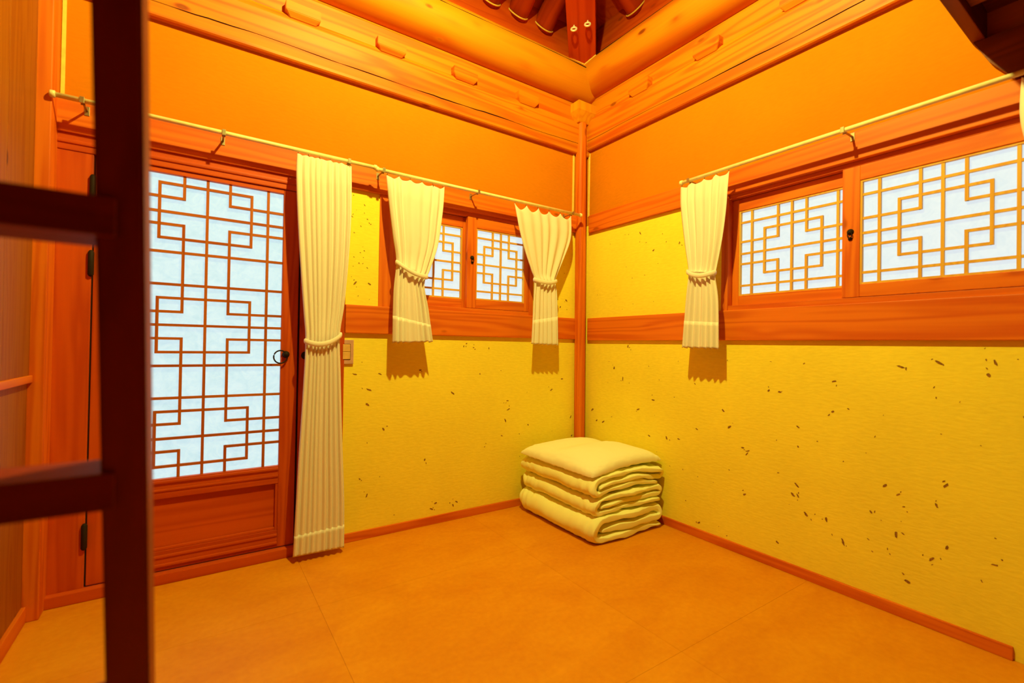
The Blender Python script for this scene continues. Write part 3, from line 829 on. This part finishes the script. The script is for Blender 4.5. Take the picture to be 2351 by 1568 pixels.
# ------------------------------------------------------------------ curtains
def curtain(wall, Lp, Rp, label, folds, tie, sag=0.012, seed=0, hooks=7, tilt=0.0, NV=84, amp0=0.010, tie_dip=0.012):
    off0 = 0.122
    root = empty('curtain', WP(wall, (Lp[-1][0] + Rp[-1][0]) / 2, off0, min(Lp[-1][1], Rp[-1][1])))
    NU = folds * 10
    random.seed(seed)
    ph = [random.uniform(-0.9, 0.9) for _ in range(folds + 2)]
    am = [random.uniform(0.35, 1.3) for _ in range(folds + 2)]
    def fold(u, v):
        x = u * folds; k = min(int(x), folds - 1); f = x - k
        p = ph[k] * (1 - f) + ph[k + 1] * f
        a = am[k] * (1 - f) + am[k + 1] * f
        return a * sin(2 * pi * (x + 0.16 * sin(2 * pi * u * 1.5 + seed)) + p + 0.7 * noise.noise((u * 4, v * 2.2, seed)))
    def P(u, v, d=0.0):
        L = hermite(Lp, v); Rr = hermite(Rp, v)
        a = L[0] + (Rr[0] - L[0]) * u; z = L[1] + (Rr[1] - L[1]) * u
        wd = abs(Rr[0] - L[0])
        g = max(0.0, 1 - abs(v - tie) / 0.16)
        amp = amp0 * (0.55 + 0.45 * min(1, v * 6)) * (1 - 0.25 * g) * (1.0 + 0.5 * max(0, v - tie))
        f = fold(u, v)
        ro = 0.014 * g * g * sin(pi * u)            # gathers bulge out at the tie
        o = off0 + amp * f + ro - 0.012 * max(0, 1 - v * 8)
        head = max(0.0, 1 - v / 0.07)
        z -= sag * head * abs(sin(pi * u * (hooks - 1))) ** 0.8
        if v > 0.97: z += 0.004 * f * (v - 0.97) / 0.03
        return WP(wall, a, o + d, z)
    def sheet(v0, v1, nv, d, th, name, parent):
        bm = bmesh.new(); rows = []
        for i in range(nv + 1):
            v = v0 + (v1 - v0) * i / nv
            rows.append([bm.verts.new(P(j / NU, v, d)) for j in range(NU + 1)])
        for i in range(nv):
            for j in range(NU): bm.faces.new((rows[i][j], rows[i][j + 1], rows[i + 1][j + 1], rows[i + 1][j]))
        o = link(name, bm, 'curtain_cloth', None, True)
        md = o.modifiers.new('thickness', 'SOLIDIFY'); md.thickness = th; md.offset = 0
        attach(o, parent); return o
    cl = sheet(0.0, 1.0, NV, 0.0, 0.0022, 'cloth', root)
    total = abs(Lp[0][1] - Lp[-1][1])
    hv = 1 - (0.085 if total < 1.2 else 0.12) / total * (1.0)
    hm = sheet(hv, 1.0, 8, 0.0017, 0.0016, 'hem', root)
    # tie band: a soft loop round the gathered cloth
    L = hermite(Lp, tie); Rr = hermite(Rp, tie)
    ca = (L[0] + Rr[0]) / 2; hw = abs(Rr[0] - L[0]) / 2 + 0.004
    sgn = 1 if Rr[0] > L[0] else -1
    bm = bmesh.new(); rows = []
    for k in range(36):
        t = 2 * pi * k / 36
        u = cos(t); fr = -sin(t)
        a = ca + sgn * hw * u
        z = L[1] + (Rr[1] - L[1]) * (u + 1) / 2 - tie_dip * (1 if fr > 0 else 0.4) * (1 - u * u) + tilt * u
        o = off0 + 0.004 + 0.0275 * fr
        nx, no = u, fr
        ring = []
        for q in range(8):
            b = 2 * pi * q / 8
            rr, hh = 0.0055 * cos(b), 0.0125 * sin(b)
            ring.append(bm.verts.new(WP(wall, a + sgn * rr * nx, o + rr * no, z + hh)))
        rows.append(ring)
    for k in range(36):
        for q in range(8): bm.faces.new((rows[k][q], rows[k][(q + 1) % 8], rows[(k + 1) % 36][(q + 1) % 8], rows[(k + 1) % 36][q]))
    o = link('tieback', bm, 'curtain_cloth', None, True); attach(o, root)
    # little hooks on the rod
    for k in range(hooks):
        u = k / (hooks - 1)
        L0, R0 = Lp[0], Rp[0]
        a = L0[0] + (R0[0] - L0[0]) * min(max(u, 0.02), 0.98); z = L0[1] + (R0[1] - L0[1]) * u
        pts = [WP(wall, a, 0.108, z - 0.012), WP(wall, a, 0.104, z + 0.004), WP(wall, a, 0.106, z + 0.016)]
        o = tube('hook', pts, 0.0018, 'bracket_metal', n=5); attach(o, root)
    tag(root, label, 'curtain', 'pale curtains tied back')
    return root
curtain('A', [(-1.962, 1.952), (-1.966, 1.849), (-1.956, 1.643), (-1.938, 1.396), (-1.920, 1.188), (-1.910, 1.053), (-1.917, 0.812), (-1.930, 0.502), (-1.939, 0.234), (-1.946, 0.034)],
        [(-1.708, 1.952), (-1.708, 1.861), (-1.707, 1.685), (-1.716, 1.463), (-1.733, 1.242), (-1.751, 1.088), (-1.743, 0.880), (-1.729, 0.560), (-1.714, 0.257), (-1.711, 0.028)],
        'full length pale curtain tied back beside the paper door', 9, 0.553, sag=0.004, seed=3, hooks=6, NV=120, amp0=0.0075, tie_dip=0.030)
curtain('A', [(-1.527, 1.948), (-1.518, 1.832), (-1.488, 1.626), (-1.469, 1.520), (-1.468, 1.445), (-1.478, 1.316), (-1.480, 1.056)],
        [(-1.191, 1.948), (-1.207, 1.784), (-1.231, 1.610), (-1.277, 1.463), (-1.308, 1.381), (-1.282, 1.242), (-1.252, 1.066)],
        'short pale curtain tied back at left of the small window', 6, 0.58, sag=0.016, seed=11, hooks=6, tie_dip=0.020)
curtain('A', [(-0.708, 1.946), (-0.682, 1.804), (-0.630, 1.651), (-0.578, 1.535), (-0.553, 1.477), (-0.557, 1.334), (-0.569, 1.064)],
        [(-0.238, 1.946), (-0.249, 1.786), (-0.304, 1.650), (-0.362, 1.526), (-0.376, 1.483), (-0.359, 1.389), (-0.343, 1.060)],
        'short pale curtain tied back between small window and corner post', 6, 0.665, sag=0.034, seed=21, hooks=6, tie_dip=0.018)
curtain('B', [(-0.887, 1.962), (-0.898, 1.817), (-0.927, 1.617), (-0.949, 1.496), (-0.952, 1.452), (-0.937, 1.326), (-0.916, 1.056)],
        [(-1.176, 1.962), (-1.170, 1.805), (-1.149, 1.629), (-1.120, 1.474), (-1.112, 1.429), (-1.130, 1.301), (-1.137, 1.053)],
        'short pale curtain tied back at the corner end of right window', 6, 0.60, sag=0.018, seed=31, hooks=5, tie_dip=0.022)
curtain('B', [(-2.195, 1.962), (-2.196, 1.800), (-2.24, 1.617), (-2.30, 1.496), (-2.31, 1.452), (-2.29, 1.326), (-2.27, 1.056)],
        [(-2.60, 1.962), (-2.59, 1.805), (-2.56, 1.629), (-2.52, 1.474), (-2.51, 1.429), (-2.53, 1.301), (-2.54, 1.053)],
        'pale curtain sliver at the right edge of the picture', 6, 0.60, sag=0.018, seed=41, hooks=5, tie_dip=0.022)

# ------------------------------------------------------------------ bedding stack in the corner
def ribbon_quilt(label, x0, x1, z0, z1, t, y0, y1, seed, bow=0.0, roll=1.0, mat='quilt_cloth'):
    zb, zm, ztp = z0 + t / 2, z0 + (z1 - z0) * 0.47, z1 - t / 2
    path = []
    def line(ax, az, bx, bz, n=24):
        for i in range(n): path.append((ax + (bx - ax) * i / n, az + (bz - az) * i / n))
    def arc(cx, cz, r, a0, a1, n=14, sq=1.0):
        for i in range(n):
            a = a0 + (a1 - a0) * i / n
            path.append((cx + r * sq * cos(a), cz + r * sin(a)))
    rL = (ztp - zb) / 2; sq = 1.1
    line(x1 - 0.02 * roll, zb, x0 + t / 2 + rL * sq, zb)
    arc(x0 + t / 2 + rL * sq, (zb + ztp) / 2, rL, -pi / 2, -3 * pi / 2, sq=sq)
    rR = (ztp - zm) / 2
    line(x0 + t / 2 + rL * sq, ztp, x1 - t / 2 - rR, ztp)
    arc(x1 - t / 2 - rR, (ztp + zm) / 2, rR, pi / 2, -pi / 2, n=10, sq=1.25)
    line(x1 - t / 2 - rR, zm, x0 + t * 1.5, zm)
    path.append((x0 + t * 1.5, zm))
    n = len(path); nor = []
    for i in range(n):
        a = path[max(i - 1, 0)]; b = path[min(i + 1, n - 1)]
        d = Vector((b[0] - a[0], b[1] - a[1])); d.normalize(); nor.append((-d.y, d.x))
    bm = bmesh.new(); NY = 110; rows = []
    for k in range(NY + 1):
        s = k / NY
        s = 0.5 - 0.5 * cos(pi * s) if True else s
        y = y0 + (y1 - y0) * s
        edge = min(s, 1 - s) * (y0 - y1)
        tf = (0.40 + 0.60 * min(1, edge / 0.035) ** 0.5)
        up, dn = [], []
        for i, (x, z) in enumerate(path):
            e = min(i, n - 1 - i) / 6
            th = t * 0.5 * tf * (0.5 + 0.5 * min(1, e) ** 0.5) * 1.06
            yy = y + 0.022 * noise.noise((i * 0.09, seed, 0)) * (1 if s < 0.5 else -1) * max(0, 1 - edge / 0.12)
            q0 = (x - x0) / (x1 - x0)
            wv = 0.009 * noise.noise((x * 5, y * 5, seed + z * 5)) + 0.004 * noise.noise((x * 14, y * 9, seed * 2 + z * 12))
            wv += bow * sin(pi * min(1, max(0, q0 * 1.05))) * (0.25 + 0.75 * s)
            wv -= 0.010 * max(0, 1 - q0 / 0.12) * s
            fr = max(0, 1 - edge / 0.22)
            w1 = 0.0080 * noise.noise((i * 0.16 + y * 9, y * 30, seed * 3)) * (0.25 + 0.75 * fr)
            w2 = 0.0050 * noise.noise((x * 26, y * 48, seed + z * 30)) * (0.35 + 0.65 * fr)
            for lst, sg in ((up, 1), (dn, -1)):
                q = sg * (th + (w1 + w2) * (1 if sg > 0 else 0.8))
                lst.append((x + nor[i][0] * q + 0.3 * wv, yy, z + nor[i][1] * q + wv))
        loop = up + dn[::-1]
        rows.append([bm.verts.new((min(a, -0.014), b, max(c, 0.0012))) for a, b, c in loop])
    m_ = len(rows[0])
    for k in range(NY):
        for j in range(m_):
            bm.faces.new((rows[k][j], rows[k][(j + 1) % m_], rows[k + 1][(j + 1) % m_], rows[k + 1][j]))
    for rw in (rows[0], rows[-1]):
        for i in range(n - 1):
            bm.faces.new((rw[i], rw[i + 1], rw[m_ - 2 - i], rw[m_ - 1 - i]))
    o = link('folded_quilt', bm, mat, None, True)
    tag(o, label, 'quilt', 'folded quilts stacked in the corner')
    return o
ribbon_quilt('thick pale folded quilt at the bottom of the bedding stack', -0.612, -0.050, 0.000, 0.146, 0.046, -0.065, -0.752, 2, bow=0.004)
ribbon_quilt('pale folded quilt in the middle of the bedding stack', -0.592, -0.045, 0.146, 0.246, 0.033, -0.070, -0.740, 5, bow=0.010)
ribbon_quilt('pale rolled quilt just under the pillow of the bedding stack', -0.598, -0.020, 0.246, 0.350, 0.034, -0.070, -0.732, 9, bow=0.020, roll=3.0)

def pillow():
    bm = bmesh.new(); NU, NV = 64, 64
    c00, c10, c11, c01 = Vector((-0.620, -0.085)), Vector((-0.020, -0.075)), Vector((-0.016, -0.716)), Vector((-0.606, -0.735))
    top, bot = [], []
    for i in range(NU + 1):
        rt, rb = [], []
        for j in range(NV + 1):
            u, v = 0.5 - 0.5 * cos(pi * i / NU), 0.5 - 0.5 * cos(pi * j / NV)
            p = (c00 * (1 - u) + c10 * u) * (1 - v) + (c01 * (1 - u) + c11 * u) * v
            U, V = 2 * u - 1, 2 * v - 1
            p = p + Vector((-0.012 * U * (1 - V * V), 0.012 * V * (1 - U * U)))
            cr_ = (abs(U) * abs(V)) ** 6 * (0.022 if (U < 0 and V > 0) else 0.006)
            p = p + Vector((-U * cr_, V * cr_))
            f = (max(0, 1 - abs(U) ** 3.0) * max(0, 1 - abs(V) ** 3.0)) ** 0.34
            fb = (max(0, 1 - abs(U) ** 6) * max(0, 1 - abs(V) ** 6)) ** 0.5
            crease = 0.050 * math.exp(-((V + 0.22) / 0.20) ** 2) * (0.15 + 0.85 * u ** 1.3)
            wr = 0.007 * noise.noise((u * 4, v * 4, 3)) + 0.004 * noise.noise((u * 18, v * 8 + u * 6, 8)) * (1 - f * 0.5)
            pk = 0.006 * noise.noise((u * 30, v * 30, 5)) * (1 - min(1, min(u, 1 - u, v, 1 - v) / 0.1))
            sagq = 0.020 * sin(pi * u) * (0.25 + 0.75 * v)      # follows the quilt below
            mid = 0.368 + sagq - 0.012 * v * (1 - u) + 0.012 * u * v + 0.004 * noise.noise((u * 3, v * 3, 1))
            zt_ = mid + f * (0.082 - crease) + wr * f + pk
            zb_ = mid - fb * 0.017 - 0.0005 + pk
            rt.append(bm.verts.new((p.x, p.y, zt_)))
            rb.append(bm.verts.new((p.x, p.y, zb_)) if 0 < i < NU and 0 < j < NV else rt[-1])
        top.append(rt); bot.append(rb)
    for i in range(NU):
        for j in range(NV):
            bm.faces.new((top[i][j], top[i + 1][j], top[i + 1][j + 1], top[i][j + 1]))
            q = (bot[i][j], bot[i][j + 1], bot[i + 1][j + 1], bot[i + 1][j])
            if len(set(q)) == 4 and not bm.faces.get(q): bm.faces.new(q)
    o = link('pillow', bm, 'pillow_cloth', None, True)
    tag(o, 'large soft pale pillow lying on top of the bedding stack', 'pillow')
pillow()

# ------------------------------------------------------------------ ceiling lamp (hangs out of view and lights the room)
lx, ly, lz = LAMP_POS
lamp = empty('pendant_lamp', (lx, ly, lz))
o = lathe('lamp_shade', [(0.125, -0.006), (0.128, -0.006), (0.118, 0.035), (0.085, 0.085), (0.03, 0.115), (0.0, 0.118), (0.0, 0.114), (0.028, 0.111), (0.082, 0.081), (0.115, 0.033), (0.125, -0.006)], (lx, ly, lz), (0, 0, 1), 'shade_metal', None, 32, caps=False); attach(o, lamp)
o = tube('cord', [(lx, ly, lz + 0.11), (lx, ly, lz + 0.5), (lx, ly, 4.16)], 0.005, 'black_iron', n=8); attach(o, lamp)
o = lathe('socket', [(0.018, 0.045), (0.022, 0.06), (0.022, 0.11), (0.0, 0.112)], (lx, ly, lz), (0, 0, 1), 'shade_metal', None, 16); attach(o, lamp)
ld_ = bpy.data.lights.new('bulb', 'POINT'); ld_.energy = LAMP_POWER; ld_.color = LAMP_COLOR; ld_.shadow_soft_size = 0.030
lo = bpy.data.objects.new('bulb', ld_); COL.objects.link(lo); lo.parent = lamp; lo.location = (0, 0, 0.0)
tag(lamp, 'dark metal pendant lamp hanging from the roof', 'lamp')
